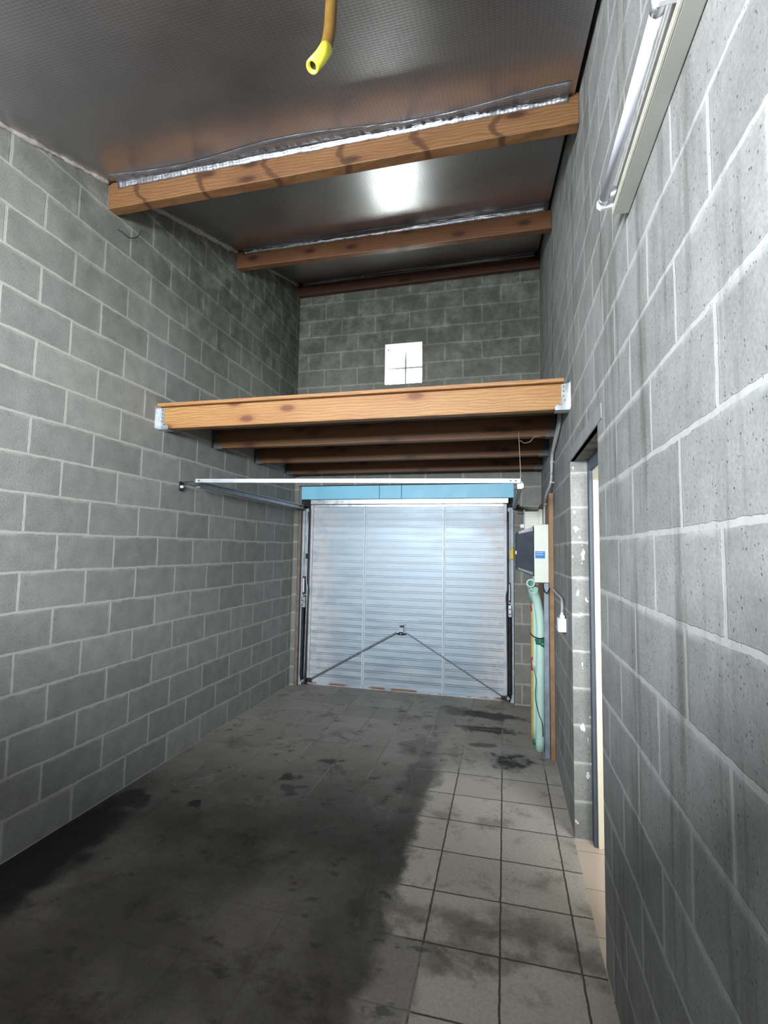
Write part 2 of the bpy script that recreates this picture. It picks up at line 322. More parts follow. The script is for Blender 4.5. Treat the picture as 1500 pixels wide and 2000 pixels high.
    k = m.ramp(m.noise(p, 70, 4, .7), .3, .7, .85, 1.15, False); c = m.mix(1.0, c, m.comb(k, k, k), 'MULTIPLY')
    hgt = m.math('SUBTRACT', m.math('MULTIPLY', m.noise(p, 50, 4, .7), .3), m.math('MULTIPLY', fac, .7))
    return m.done(c, m.ramp(warp, .3, .7, .62, .85), 0, m.bump(hgt, .4, .004), Specular_IOR_Level=.3)
m_floor = floor_mat()
def tile_mat():
    m = N('cream_floor_tiles'); X, Y, Z = m.xyz(m.pos())
    b = m.n('ShaderNodeTexBrick'); m.put(b.inputs['Vector'], m.comb(m.math('ADD', X, 30 - 2.66), m.math('ADD', Y, 30.0 - 2.257), 0.0)); b.offset = 0
    for k, q in (('Scale', 1), ('Mortar Size', .002), ('Mortar Smooth', .1), ('Brick Width', .3), ('Row Height', .297)): b.inputs[k].default_value = q
    b.inputs['Color1'].default_value = (.60, .48, .38, 1); b.inputs['Color2'].default_value = (.64, .53, .43, 1); b.inputs['Mortar'].default_value = (.22, .17, .13, 1)
    return m.done(b.outputs['Color'], .22)
m_tile = tile_mat()
def glass_mat():
    m = N('window_glass'); return m.done((.95, .98, .97), .02, 0, None, Transmission_Weight=1.0, IOR=1.05)
m_glass = glass_mat()
def sky_emit():
    m = N('lampglass'); return m.done((.66, .67, .78), .55, 0)
m_tubeg = sky_emit()
# ------------------------------------------------------------------ the shell
def zc(x, y): return 3.030 + .3108 * y + .013 * x        # underside of the sloping ceiling
YR = -1.05                                               # rear wall, behind the camera
bm = BM(); box(bm, -.2, W - .004, YR - .2, D + .45, -.12, 0.0); struct(obj('floor', bm, m_floor))
def wallprism(bm, x, th, y0, y1, z0, z1=None):           # a stretch of side wall between y0 and y1, up to the ceiling unless z1 is given
    zt0 = zc(x, y0) + .119 if z1 is None else z1; zt1 = zc(x, y1) + .119 if z1 is None else z1
    prism(bm, [(x, y0, z0), (x, y1, z0), (x, y1, zt1), (x, y0, zt0)], (th, 0, 0))
bm = BM(); wallprism(bm, 0, -.19, YR, D + .19, -.12); struct(obj('wall_left', bm, m_left))
DY0, DY1, DZ, WT = 2.105, 2.955, 2.062, .09
bm = BM(); wallprism(bm, W, WT, YR, DY0, -.12); wallprism(bm, W, WT, DY1, D + .19, -.12); wallprism(bm, W, WT, DY0, DY1, DZ)
wr = struct(obj('wall_right', bm, m_right))
wr.data.materials.append(m_jamb)
for p in wr.data.polygons:
    if abs(p.normal.y) > .9 and abs(p.center.y - DY1) < .01: p.material_index = 1
bm = BM(); xs = [0, .055, 1.05, 1.475, 2.457, W]; zs = [-.12, 2.258, 3.385, 3.858, 4.74]
for i in range(5):
    for j in range(4):
        if (j == 0 and 0 < i < 4) or (i == 2 and j == 2): continue
        if j == 3 and False: continue
        if j < 3: box(bm, xs[i], xs[i + 1], D, D + .19, zs[j], zs[j + 1])
        else: prism(bm, [(xs[i], D, zs[j]), (xs[i + 1], D, zs[j]), (xs[i + 1], D, zc(xs[i + 1], D) + .118), (xs[i], D, zc(xs[i], D) + .118)], (0, .19, 0))
struct(obj('wall_back', bm, m_back))
bm = BM(); box(bm, 0, W, YR - .19, YR, -.12, 1.98); box(bm, 0, .19, YR - .19, YR, 1.98, 2.52); box(bm, 1.85, W, YR - .19, YR, 1.98, 2.52)
prism(bm, [(0, YR, 2.52), (W, YR, 2.52), (W, YR, zc(W, YR - .19) + .118), (0, YR, zc(0, YR - .19) + .118)], (0, -.19, 0)); struct(obj('wall_rear', bm, m_lintel))
# ceiling boards (stop short of the right wall: an open dark gap runs there) and the roof over them
bm = BM(); gx = W - .022
prism(bm, [(-.0, YR, zc(0, YR)), (gx, YR, zc(gx, YR)), (gx, YR, zc(gx, YR) + .08), (-.0, YR, zc(0, YR) + .08)], (0, D - YR, .3108 * (D - YR)))
struct(obj('ceiling', bm, m_foil))
bm = BM(); prism(bm, [(-.2, YR - .2, zc(0, YR - .2) + .12), (W + .2, YR - .2, zc(W, YR - .2) + .12), (W + .2, YR - .2, zc(W, YR - .2) + .2), (-.2, YR - .2, zc(0, YR - .2) + .2)], (0, D - YR + .4, .3108 * (D - YR + .4)))
struct(obj('roof', bm, m_rail))
# foam bead sealing the ceiling along the left wall
def bead(y0, y1, x, r0):
    bm = BM(); n = int((y1 - y0) / .018); pts = []; rr = []
    for i in range(n + 1):
        y = y0 + (y1 - y0) * i / n; pts.append((x + random.uniform(-.002, .002), y, zc(x, y) - .006 + random.uniform(-.002, .002)))
        rr.append(r0 * (1 + .35 * math.sin(y * 21) * math.sin(y * 7.3) + random.uniform(-.15, .15)))
    tube(bm, pts, rr, 8); return bm
struct(obj('trim_1', bead(YR, 2.36, .005, .012), m_foam, smooth=True), 'foam sealing bead along the top of the left wall')
struct(obj('trim_2', bead(2.47, 3.83, .006, .02), m_foam, smooth=True))
struct(obj('trim_3', bead(3.92, 5.16, .005, .012), m_foam, smooth=True))
# mortar lumps under the last purlin
# lintel over the doorway
bm = BM(); prism(bm, [(W - .004, DY0 - .1, DZ), (W - .004, DY1 + .09, DZ), (W - .004, DY1 + .08, DZ + .072), (W - .004, DY0 - .09, DZ + .066)], (.03, 0, 0))
struct(obj('trim_4', bm, m_lintel, bevel=.006), 'smooth concrete lintel edge over the doorway')
# loft window: steel frame with four panes
bm = BM(); x0, x1, z0, z1, yw = 1.05, 1.475, 3.385, 3.858, D + .15
w1 = thing('window_1', 'small four-pane window high in the back wall', 'window', (1.26, yw, 3.385)); w1['kind'] = 'structure'; del w1['category']
for a in ((x0, x0 + .018, z0, z1), (x1 - .018, x1, z0, z1), (x0, x1, z0, z0 + .018), (x0, x1, z1 - .018, z1)): box(bm, a[0], a[1], yw - .015, yw + .015, a[2], a[3])
obj('window_frame', bm, m_white, w1)
bm = BM(); box(bm, 1.251, 1.274, yw - .009, yw + .009, z0 + .018, z1 - .018); obj('glazing_bar', bm, m_galvd, w1)
bm = BM(); box(bm, x0 + .018, x1 - .018, yw - .008, yw + .008, 3.611, 3.632); obj('glazing_bar', bm, m_galvd, w1)
bm = BM()
for a in ((1.068, 1.251), (1.274, 1.457)):
    for c_ in ((3.403, 3.611), (3.632, 3.84)): box(bm, a[0], a[1], yw - .002, yw + .002, c_[0], c_[1])
obj('window_pane', bm, m_glass, w1)
bm = BM(); box(bm, x0 + .001, x1 - .001, D + .002, D + .135, z0 + .0005, z0 + .006); obj('window_sill', bm, m_lampw, w1)
bm = BM(); box(bm, x0 + .0005, x0 + .005, D + .002, D + .135, z0, z1); box(bm, x0 + .005, x1, D + .002, D + .135, z1 - .005, z1 - .0005); obj('window_reveal', bm, m_plaster, w1)
# rear window behind the camera
bm = BM(); w2 = thing('window_2', 'wide high window in the wall behind', 'window', (1.5, YR, 1.93)); w2['kind'] = 'structure'; del w2['category']
for a in ((.19, .22, 1.98, 2.52), (1.82, 1.85, 1.98, 2.52), (.22, 1.82, 1.98, 2.01), (.22, 1.82, 2.49, 2.52)): box(bm, a[0], a[1], YR - .12, YR - .08, a[2], a[3])
obj('window_frame', bm, m_white, w2)
# ------------------------------------------------------------------ next room behind the doorway
bm = BM(); box(bm, W - .004, 4.6, 1.2, 4.2, -.12, 0.0); struct(obj('floor_next_room', bm, m_tile))
bm = BM(); box(bm, 4.6, 4.7, 1.2, 4.2, -.12, 2.5); box(bm, W + WT + .001, 4.6, 4.2, 4.3, -.12, 2.5); box(bm, W + WT + .001, 4.6, 1.1, 1.2, -.12, 2.5); struct(obj('wall_next_room', bm, m_plaster))
bm = BM(); box(bm, W + WT + .001, 4.7, 1.1, 4.3, 2.5, 2.6); struct(obj('ceiling_next_room', bm, m_plaster))
bm = BM()
X1, X2 = W + WT + .001, W + WT + .018
box(bm, X1, X2, 2.90, 3.2, 0, 2.4); box(bm, X1, X2, 1.9, 2.17, 0, 2.4); box(bm, X1, X2, 2.17, 2.90, 2.0, 2.4); struct(obj('trim_5', bm, m_slate))
d2 = thing('door_2', 'cream wooden door frame in the side doorway', 'door', (X2, 2.9, 0)); d2['kind'] = 'structure'; del d2['category']
bm = BM(); prism(bm, [(X2 + .001, 2.885, 0.001), (X2 + .018, 2.885, 0.001), (X2 + .018, 2.893, 0.001), (X2 + .13, 2.893, 0.001), (X2 + .13, 2.95, 0.001), (X2 + .001, 2.95, 0.001)], (0, 0, 1.99)); obj('frame_post', bm, m_doorfr, d2, bevel=.002)
bm = BM(); box(bm, X2 + .001, X2 + .13, 2.12, 2.18, 0.001, 1.99); obj('frame_post', bm, m_doorfr, d2, bevel=.002)
bm = BM(); box(bm, X2 + .001, X2 + .13, 2.18, 2.885, 1.945, 1.99); obj('frame_head', bm, m_doorfr, d2, bevel=.002)
# ------------------------------------------------------------------ purlins under the ceiling, with foil tape
def purlin(yl, yr, zl, zr, h, th, mat, label, kind='purlin'):
    bm = BM(); e = .001
    a = [(e, yl, zl), (e, yl + th, zl + .003), (e, yl + th, zl + h + .02), (e, yl, zl + h)]
    b = [(W - e, yr, zr), (W - e, yr + th, zr + .003), (W - e, yr + th, zr + h + .02), (W - e, yr, zr + h)]
    va = [[bm.verts.new(Vector(p).lerp(Vector(q), t / 12)) for p, q in zip(a, b)] for t in range(13)]
    for i in range(12):
        for k in range(4): bm.faces.new((va[i][k], va[i][(k + 1) % 4], va[i + 1][(k + 1) % 4], va[i + 1][k]))
    bm.faces.new(va[0]); bm.faces.new(va[-1])
    return tag(obj(kind, bm, mat, bevel=.004), label, 'roof beam', 'purlins under the foil ceiling')
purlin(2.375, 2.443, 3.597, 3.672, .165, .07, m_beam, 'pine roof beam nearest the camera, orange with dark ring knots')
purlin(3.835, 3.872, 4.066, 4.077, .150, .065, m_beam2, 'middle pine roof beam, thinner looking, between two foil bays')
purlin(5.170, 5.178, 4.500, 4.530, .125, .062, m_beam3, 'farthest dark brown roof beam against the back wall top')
def tape(yl, yr, zl, zr, drop, lip, jit, label):
    bm = BM(); n = 150; rows = []; random.seed(11)
    ph = random.random() * 6
    for i in range(n + 1):
        t = i / n; x = .07 + t * (W - .12); yb = yl + (yr - yl) * t; zt = zc(x, yb); row = []
        j = lambda a: random.uniform(-a, a) + a * .8 * math.sin(x * 9 + ph) * math.sin(x * 23)
        ztop = zl + (zr - zl) * t
        wv = lip * (.75 + .3 * math.sin(x * 4.2 + ph))
        row = [(x, yb - wv, zc(x, yb - wv) - .002), (x, yb - wv * .6, zc(x, yb - wv * .6) - .006 + j(jit)), (x, yb - wv * .3, zc(x, yb - wv * .3) - .013 + j(jit)),
               (x, yb - .012 + j(jit * .5), ztop - .018), (x, yb - .006 + j(jit * .5), ztop - drop * .6 + j(jit)), (x, yb - .0025, ztop - drop + j(jit * .6))]
        rows.append([bm.verts.new(p) for p in row])
    for i in range(n):
        for k in range(5): bm.faces.new((rows[i][k], rows[i + 1][k], rows[i + 1][k + 1], rows[i][k + 1]))
    o = obj('foil_tape', bm, m_tape, smooth=True); m = o.modifiers.new('thick', 'SOLIDIFY'); m.thickness = .001
    return tag(o, label, 'tape', 'foil tape strips on the roof beams')
tape(2.375, 2.443, 3.770, 3.842, .052, .115, .004, 'crumpled shiny foil tape above the nearest roof beam')
tape(3.835, 3.872, 4.226, 4.262, .040, .060, .003, 'dull foil tape above the middle roof beam')
tape(5.168, 5.176, 4.640, 4.672, .030, .055, .003, 'narrow foil tape above the farthest roof beam')
# ------------------------------------------------------------------ loft: joists, hangers, boards
JY = [2.920, 3.600, 4.315, 5.010]
LABJ = ['bright orange pine joist at the front edge of the loft', 'second loft joist from the front, darker under the boards', 'third loft joist from the front, in shade', 'rearmost loft joist, nearest the garage door']
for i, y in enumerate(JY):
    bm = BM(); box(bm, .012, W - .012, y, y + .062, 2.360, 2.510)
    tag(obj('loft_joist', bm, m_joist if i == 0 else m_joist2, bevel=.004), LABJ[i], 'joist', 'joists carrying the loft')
m_hanger_shade = plain('shaded_hanger_steel', (.12, .115, .11), .6, .4, .2)  # galvanised steel coloured dark for the shade under the loft
def hanger(i, side):
    y = JY[i]; s = 1 if side == 'r' else -1; xw = W if side == 'r' else 0.0
    where = ['front', 'second', 'third', 'rearmost'][i]
    t = thing('joist_hanger', 'galvanised joist hanger at the %s end of the %s loft joist' % ('right' if side == 'r' else 'left', where), 'hanger', (xw, y + .031, 2.355), 'joist hangers of the loft')
    X = lambda d: xw - s * d                     # distance from the wall
    bm = BM()
    prof = [(.001, 2.357), (.082, 2.357), (.082, 2.378), (.048, 2.402), (.048, 2.502), (.001, 2.514)]
    for yy, th in ((y - .0035, .002), (y + .0635, .002)):
        prism(bm, [(X(d), yy, z) for d, z in prof], (0, th, 0))
    box(bm, min(X(.001), X(.082)), max(X(.001), X(.082)), y - .0035, y + .0655, 2.355, 2.3575)
    obj('stirrup', bm, m_galv if i == 0 else m_hanger_shade, t)
    bm = BM()
    for yy in (y - .038, y + .066): box(bm, min(X(.0005), X(.003)), max(X(.0005), X(.003)), yy, yy + .034, 2.36, 2.514)
    obj('wall_flange', bm, m_galv if i == 0 else m_hanger_shade, t)
    for d, z in ((.036, 2.49), (.036, 2.463), (.036, 2.436), (.030, 2.412), (.05, 2.388), (.06, 2.388)):
        bm = BM(); tube(bm, [(X(d), y - .0035, z), (X(d), y - .0062, z)], .0035, 8); obj('nail', bm, m_steel_dk, t)
for i in range(4):
    for sd in 'lr': hanger(i, sd)
# boards: two lengths butt side by side along the loft, running back to the wall; front edging board
dk = thing('loft_floor', 'pine boarded loft floor lying on the joists', 'loft floor', (W / 2, 4.1, 2.512))
n = 20; y0 = 2.893; pitch = (D - .002 - y0) / n
for i in range(n):
    bm = BM(); box(bm, .004, W - .034 if i == 0 else W - .004, y0 + i * pitch, y0 + (i + 1) * pitch - .002, 2.5125, 2.535)
    obj('board', bm, m_deckw if i == 0 else m_oldw, dk, bevel=.002)
# unseen planks added behind the camera to shade the near lower walls
dk = thing('rear_light_blocker', 'added plank light blocker under the rear window, out of view', 'light blocker', (W / 2, -.6, 1.76))
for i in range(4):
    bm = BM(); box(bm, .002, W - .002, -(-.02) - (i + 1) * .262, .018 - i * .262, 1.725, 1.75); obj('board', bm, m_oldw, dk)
# ------------------------------------------------------------------ garage door (up and over)
YDL = D + .12
d1 = thing('door_1', 'galvanised ribbed up-and-over garage door', 'door', (1.27, YDL, 0)); d1['kind'] = 'structure'; del d1['category']
DX0, DX1, DZ0, DZ1 = .165, 2.385, .012, 2.045
def sheet(xa, xb):
    bm = BM(); prof = []; z = DZ0 + .03; p = .0806
    prof.append((0, z))
    while z + p < DZ1 - .01:
        prof += [(0, z + p - .026), (.012, z + p - .025), (.012, z + p - .020), (-.004, z + p - .019), (-.004, z + p - .008), (.012, z + p - .007), (.012, z + p - .002), (0, z + p - .001)]; z += p
    prof.append((0, DZ1 - .01))
    a = [bm.verts.new((xa, YDL + q[0], q[1])) for q in prof]; b = [bm.verts.new((xb, YDL + q[0], q[1])) for q in prof]
    for i in range(len(prof) - 1): bm.faces.new((a[i], a[i + 1], b[i + 1], b[i]))
    return bm
for xa, xb in ((DX0 + .03, .818), (.838, 1.71), (1.73, DX1 - .03)):
    o = obj('ribbed_panel', sheet(xa, xb), m_door, d1); o.modifiers.new('t', 'SOLIDIFY').thickness = .001
m_mull = plain('mullion_steel', (.55, .62, .68), .45, .2, .06)
m_rod = plain('rod_steel', (.16, .18, .20), .45, .5, .2)
for xa in (.817, 1.709):
    bm = BM(); prism(bm, [(xa, YDL, DZ0), (xa, YDL - .030, DZ0), (xa + .012, YDL - .030, DZ0), (xa + .012, YDL - .010, DZ0), (xa + .025, YDL - .010, DZ0), (xa + .025, YDL, DZ0)], (0, 0, DZ1 - DZ0 - .012)); obj('mullion', bm, m_mull, d1)
bm = BM(); box(bm, DX0, DX0 + .032, YDL - .022, YDL + .01, DZ0, DZ1); box(bm, DX1 - .032, DX1, YDL - .022, YDL + .01, DZ0, DZ1); obj('side_frame', bm, m_door, d1, bevel=.003)
bm = BM(); box(bm, DX0 + .032, DX1 - .032, YDL - .014, YDL + .01, DZ1 - .026, DZ1 + .002); obj('top_frame', bm, m_galv, d1, bevel=.003)
bm = BM(); box(bm, DX0 + .032, DX1 - .032, YDL - .016, YDL + .01, DZ0 - .004, DZ0 + .032); obj('bottom_frame', bm, m_door, d1, bevel=.003, label='rust-flaked bottom edge')
# lock case, handle and the two locking rods
bm = BM(); box(bm, 1.232, 1.306, YDL - .012, YDL - .001, .60, .735); lk = obj('lock_plate', bm, m_door, d1, bevel=.002)
bm = BM(); box(bm, 1.285, 1.292, YDL - .020, YDL - .013, .625, .725); box(bm, 1.243, 1.285, YDL - .016, YDL - .0125, .69, .715); obj('keyhole_flap', bm, m_steel_dk, lk)
bm = BM(); bmesh.ops.create_uvsphere(bm, u_segments=20, v_segments=10, radius=1, matrix=Matrix.Translation((1.262, YDL - .035, .628)) @ Matrix.Diagonal((.055, .013, .017, 1))); obj('turn_handle', bm, m_black, d1, True)
bm = BM(); tube(bm, [(1.262, YDL - .047, .628), (1.262, YDL - .051, .628)], .006, 10); obj('rivet', bm, m_galv, d1)
for xe, ze, xs_ in ((.205, .055, 1.215), (2.352, .040, 1.315)):
    bm = BM(); zs_ = .640
    P = Vector((xs_, YDL - .040, zs_)); Q = Vector((xe, YDL - .040, ze)); dr = (Q - P).normalized(); nn = Vector((-dr.z, 0, dr.x)) * (.009 if xe < 1 else .006)
    prism(bm, [P + nn, Q + nn, Q - nn, P - nn], (0, .006, 0)); obj('locking_rod', bm, m_rod, d1, bevel=.001)
    bm = BM(); tube(bm, [(xs_ + (.045 if xs_ < 1.26 else -.045), YDL - .037, .634), (xs_, YDL - .037, zs_)], .006, 8); obj('rod_link', bm, m_galv, d1)
    bm = BM(); box(bm, xe - .03, xe + .03, YDL - .045, YDL - .022, ze - .025, ze + .02); obj('rod_guide', bm, m_steel_dk, d1, bevel=.004)
# header strip of the door frame, with its holes
bm = BM(); box(bm, .19, 2.40, D + .03, D + .10, 2.048, 2.098); struct(obj('trim_6', bm, m_galv, bevel=.002), 'galvanised header strip over the garage door')
for dx, dz in ((1.27, .028), (1.30, .030), (1.33, .028), (1.283, .014), (1.318, .016), (.55, .02), (2.1, .02)):
    bm = BM(); tube(bm, [(dx, D + .0305, 2.048 + dz), (dx, D + .028, 2.048 + dz)], .0045, 8); struct(obj('trim_7', bm, m_steel_dk))
# the blue lintel, in three lengths
bl = thing('painted_lintel', 'sky-blue painted lintel above the garage door', 'lintel', (1.27, D, 2.10))
for xa, xb in ((.088, 1.012), (1.0155, 1.262), (1.2655, 2.456)):
    bm = BM(); box(bm, xa, xb, D - .004, D + .16, 2.100, 2.250); obj('lintel_length', bm, m_blue, bl, bevel=.004)
bm = BM(); box(bm, .055, .087, D + .01, D + .18, 0, 2.25); struct(obj('trim_8', bm, plain('grey_brown_brick', (.19, .155, .14), .9, 0, .25, 16, .3)), 'grey-brown brick edge beside the garage door')
bm = BM(); box(bm, .05, 2.46, D + .165, D + .19, 2.0, 2.258); struct(obj('trim_9', bm, m_dark))
bm = BM(); box(bm, .05, .19, D + .135, D + .19, 0, 2.1); box(bm, 2.36, 2.46, D + .135, D + .19, 0, 2.1); struct(obj('trim_10', bm, m_dark))
# vertical frame posts with springs and lever arms
m_post = plain('weathered_zinc', (.42, .48, .52), .55, .15, .2, 14)
def post(x0, x1, s, side, wx):
    # s = +1 when the door lies towards +x
    t = thing('door_track', 'galvanised upright track with spring, %s side of the garage door' % side, 'door track', ((x0 + x1) / 2, D + .06, 0), 'upright tracks of the garage door')
    xo, xi = (x0, x1) if s > 0 else (x1, x0)
    X = lambda d: xo + s * d
    def bx(bm, a, b, y0, y1, z0, z1): box(bm, min(X(a), X(b)), max(X(a), X(b)), y0, y1, z0, z1)
    w = abs(x1 - x0); bm = BM()
    bx(bm, 0, w * .55, D + .055, D + .075, 0.002, 2.0); bx(bm, 0, .004, D + .02, D + .055, 0.002, 2.0); bx(bm, w * .5, w * .55, D + .04, D + .055, 0.9, 2.0); bx(bm, w * .55, w * .85, D + .06, D + .075, 1.0, 2.0)
    obj('post', bm, m_post, t, bevel=.0015)
    bm = BM(); bx(bm, w * .86, w, D + .058, D + .11, .03, 1.99); obj('channel_shadow_gap', bm, m_steel_dk, t)
    # tension spring in the lower half
    bm = BM(); cx = X(w * .62)
    pts = [(cx + .017 * math.cos(a * .9), D + .035 + .017 * math.sin(a * .9), .09 + .78 * a / 480) for a in range(0, 481)]
    tube(bm, pts, .0045, 6); obj('spring', bm, m_steel_dk, t, True)
    bm = BM(); tube(bm, [(cx, D + .035, .05), (cx, D + .035, .88)], .012, 10); obj('spring_core', bm, m_steel_dk, t, True)
    bm = BM(); bx(bm, w * .35, w * .85, D + .015, D + .055, .87, .99); sb = obj('spring_bracket', bm, m_galv, t, bevel=.003)
    for zz in (.90, .95):
        bm = BM(); tube(bm, [(X(w * .6), D + .015, zz), (X(w * .6), D + .005, zz)], .008, 8); obj('bolt', bm, m_steel_dk, sb)
    # slot and adjusting plate
    bm = BM(); bx(bm, w * .52, w * .82, D + .02, D + .05, 1.02, 1.22); pl = obj('adjusting_plate', bm, m_steel_dk, t, bevel=.003)
    bm = BM(); bx(bm, w * .6, w * .74, D + .012, D + .02, 1.04, 1.20); obj('slot', bm, m_white, pl)
    if side == 'left':
        bm = BM(); bx(bm, w * .42, w * .50, D + .048, D + .055, 1.50, 1.68); obj('slot', bm, m_white, t)
    # lever arm running down to the bottom pivot
    bm = BM(); a = w * .93
    pts = smoothpath([(X(a), D + .03, 1.96), (X(a), D + .03, 1.30), (X(a), D + .03, 1.16), (X(a + .014), D + .028, 1.08), (X(a + .010), D + .028, .95), (X(a + .004), D + .03, .5), (X(a), D + .03, .07)], 5)
    tube(bm, pts, .0085, 8); obj('lever_arm', bm, m_galvd if side == 'left' else m_steel_dk, t, True)
    bm = BM(); bx(bm, w * .75, w + .012, D + .01, D + .05, .03, .085); pv = obj('bottom_pivot', bm, m_steel_dk, t, bevel=.006)
    bm = BM(); tube(bm, [(X(w * .9), D + .01, .06), (X(w * .9), D - .008, .06)], .016, 12); obj('pivot_bolt', bm, m_galv, pv)
    bm = BM(); bx(bm, w * .8, w + .004, D + .012, D + .05, 1.42, 1.48); obj('roller_block', bm, m_black, t, bevel=.004)
    for zz in (1.97, 1.14, .32):
        bm = BM(); tube(bm, [(X(-.012), D + .055, zz), (X(-.012), D + .03, zz), (X(-.006), D + .018, zz)], .013, 10); obj('anchor', bm, m_galvd, t)
    return t
tl = post(.060, .172, 1, 'left', 0)
tr = post(2.388, 2.452, -1, 'right', W)
bm = BM(); prism(bm, [(2.418, D + .015, 1.46), (2.452, D + .015, 1.46), (2.452, D + .015, 1.56), (2.440, D + .015, 1.59), (2.418, D + .015, 1.55)], (0, .03, 0)); obj('yellow_guard', bm, plain('yellow_guard', (.75, .50, .02), .5), tr, bevel=.003, label='yellow guard plate')
# horizontal rails and the cross bar
def hrail(x, y0, z0, y1, z1, side):
    t = thing('overhead_rail', 'galvanised overhead rail at the %s, running back from the garage door' % side, 'door rail', (x, y1, z1), 'overhead rails of the garage door')
    bm = BM(); s = 1 if side == 'left wall side' else -1
    c = [(-.004, .024), (.030, .024), (.030, .015), (.006, .015), (.006, -.015), (.030, -.015), (.030, -.024), (-.004, -.024)]
    A = [Vector((x + s * a, y0, z0 + b)) for a, b in c]; B = [Vector((x + s * a, y1, z1 + b)) for a, b in c]
    va = [bm.verts.new(p) for p in A]; vb = [bm.verts.new(p) for p in B]
    for i in range(8): bm.faces.new((va[i], va[(i + 1) % 8], vb[(i + 1) % 8], vb[i]))
    bm.faces.new(va); bm.faces.new(vb); obj('rail', bm, m_galvd, t, bevel=.0015)
    bm = BM(); box(bm, x - .03, x + .03, y0 - .035, y0 - .002, z0 - .03, z0 + .03); obj('rail_joint', bm, m_steel_dk, t, bevel=.006)
    bm = BM(); box(bm, x - .03 if s < 0 else x - .01, x + .01 if s < 0 else x + .03, y1 - .003, y1 - .001, z1 - .016, z1 + .010); obj('end_plate', bm, m_white if s < 0 else m_steel_dk, t)
    return t
rl = hrail(.105, D - .03, 2.010, 3.235, 2.008, 'left wall side')
hrail(2.470, D - .03, 2.000, 3.265, 1.970, 'right side')
bm = BM(); box(bm, .004, .012, 3.17, 3.21, 1.955, 2.025); box(bm, .004, .10, 3.19, 3.205, 2.018, 2.026); br = obj('wall_bracket', bm, m_steel_dk, rl)
bm = BM(); tube(bm, [(.012, 3.185, 1.985), (.026, 3.18, 1.985)], .011, 8); obj('bolt', bm, m_white, br)
bm = BM()
A = Vector((.110, 3.215, 2.034)); B = Vector((2.462, 3.245, 1.996))
for (dy0, dy1, dz0, dz1) in ((0, .004, -.014, .014), (.004, .03, .010, .014)):
    pts = [A + Vector((0, dy0, dz0)), A + Vector((0, dy1, dz0)), A + Vector((0, dy1, dz1)), A + Vector((0, dy0, dz1))]
    prism(bm, pts, B - A)
cb = tag(obj('cross_bar', bm, plain('bright_galvanised', (.50, .55, .58), .4, .5, .06, 20)), 'bright galvanised angle bar spanning between the two overhead rails', 'bar')
for xx in (2.40, 2.432, .14):
    t_ = (xx - .11) / 2.352; p = A.lerp(B, t_)
    bm = BM(); tube(bm, [p + Vector((0, -.0005, 0)), p + Vector((0, -.003, 0))], .006, 8); obj('bolt_hole', bm, m_steel_dk, cb)
# string hanging from the loft to the cross bar
bm = BM(); tube(bm, smoothpath([(2.463, 3.595, 2.40), (2.462, 3.585, 2.355), (2.462, 3.45, 2.22), (2.463, 3.27, 2.045), (2.461, 3.245, 2.012)], 5), .0024, 6)
st = tag(obj('hanging_string', bm, m_wire, smooth=True), 'pale string hanging from the loft joist to the bar end', 'string')
bm = BM(); tube(bm, smoothpath([(2.47, 3.57, 2.33), (2.50, 3.59, 2.315), (2.54, 3.59, 2.325), (2.565, 3.595, 2.355), (2.61, 3.6, 2.362)], 5), .0018, 6); obj('loose_end', bm, m_wire, st, True)
# ------------------------------------------------------------------ fluorescent lamp on the right wall
FX0, FX1, FZ0, FZ1, FY0, FY1 = W - .044, W - .001, 2.563, 2.635, .335, 1.535
lf = thing('fluorescent_lamp', 'unlit white fluorescent batten lamp high on the right wall', 'lamp', (W, 1.535, 2.56))
bm = BM(); box(bm, FX0, FX1, FY0, FY1, FZ0, FZ1); obj('housing', bm, m_lampw, lf, bevel=.003)
bm = BM(); box(bm, FX0 - .005, FX0, FY0, FY1 - .004, FZ0 + .000, FZ0 + .004); box(bm, FX0 - .005, FX0, FY0, FY1 - .004, FZ0 + .013, FZ0 + .017); obj('edge_strip', bm, plain('pale_edging', (.72, .72, .62), .5), lf)
for ya, yb in ((.965, 1.530), (.35, .915)):
    bm = BM(); tube(bm, [(W - .074, ya, 2.604), (W - .074, yb, 2.604)], .013, 20); tb = obj('lamp_tube', bm, m_tubeg, lf, True)
    for yy, s in ((ya, -1), (yb, 1)):
        bm = BM(); tube(bm, [(W - .074, yy - s * .02, 2.604), (W - .074, yy + s * .002, 2.604)], .0137, 20); obj('tube_cap', bm, m_galv, tb, True)
        bm = BM(); prism(bm, [(FX0, yy + s * .002, 2.590), (W - .080, yy + s * .002, 2.588), (W - .090, yy + s * .002, 2.598), (W - .090, yy + s * .002, 2.612), (W - .080, yy + s * .002, 2.620), (FX0, yy + s * .002, 2.622)], (0, s * .014, 0)); obj('lamp_holder', bm, m_white, lf, bevel=.002)
    bm = BM(); tube(bm, [(W - .056, yb - .055, 2.603), (W - .056, yb - .03, 2.603)], .011, 12); obj('starter', bm, m_white, lf, True)
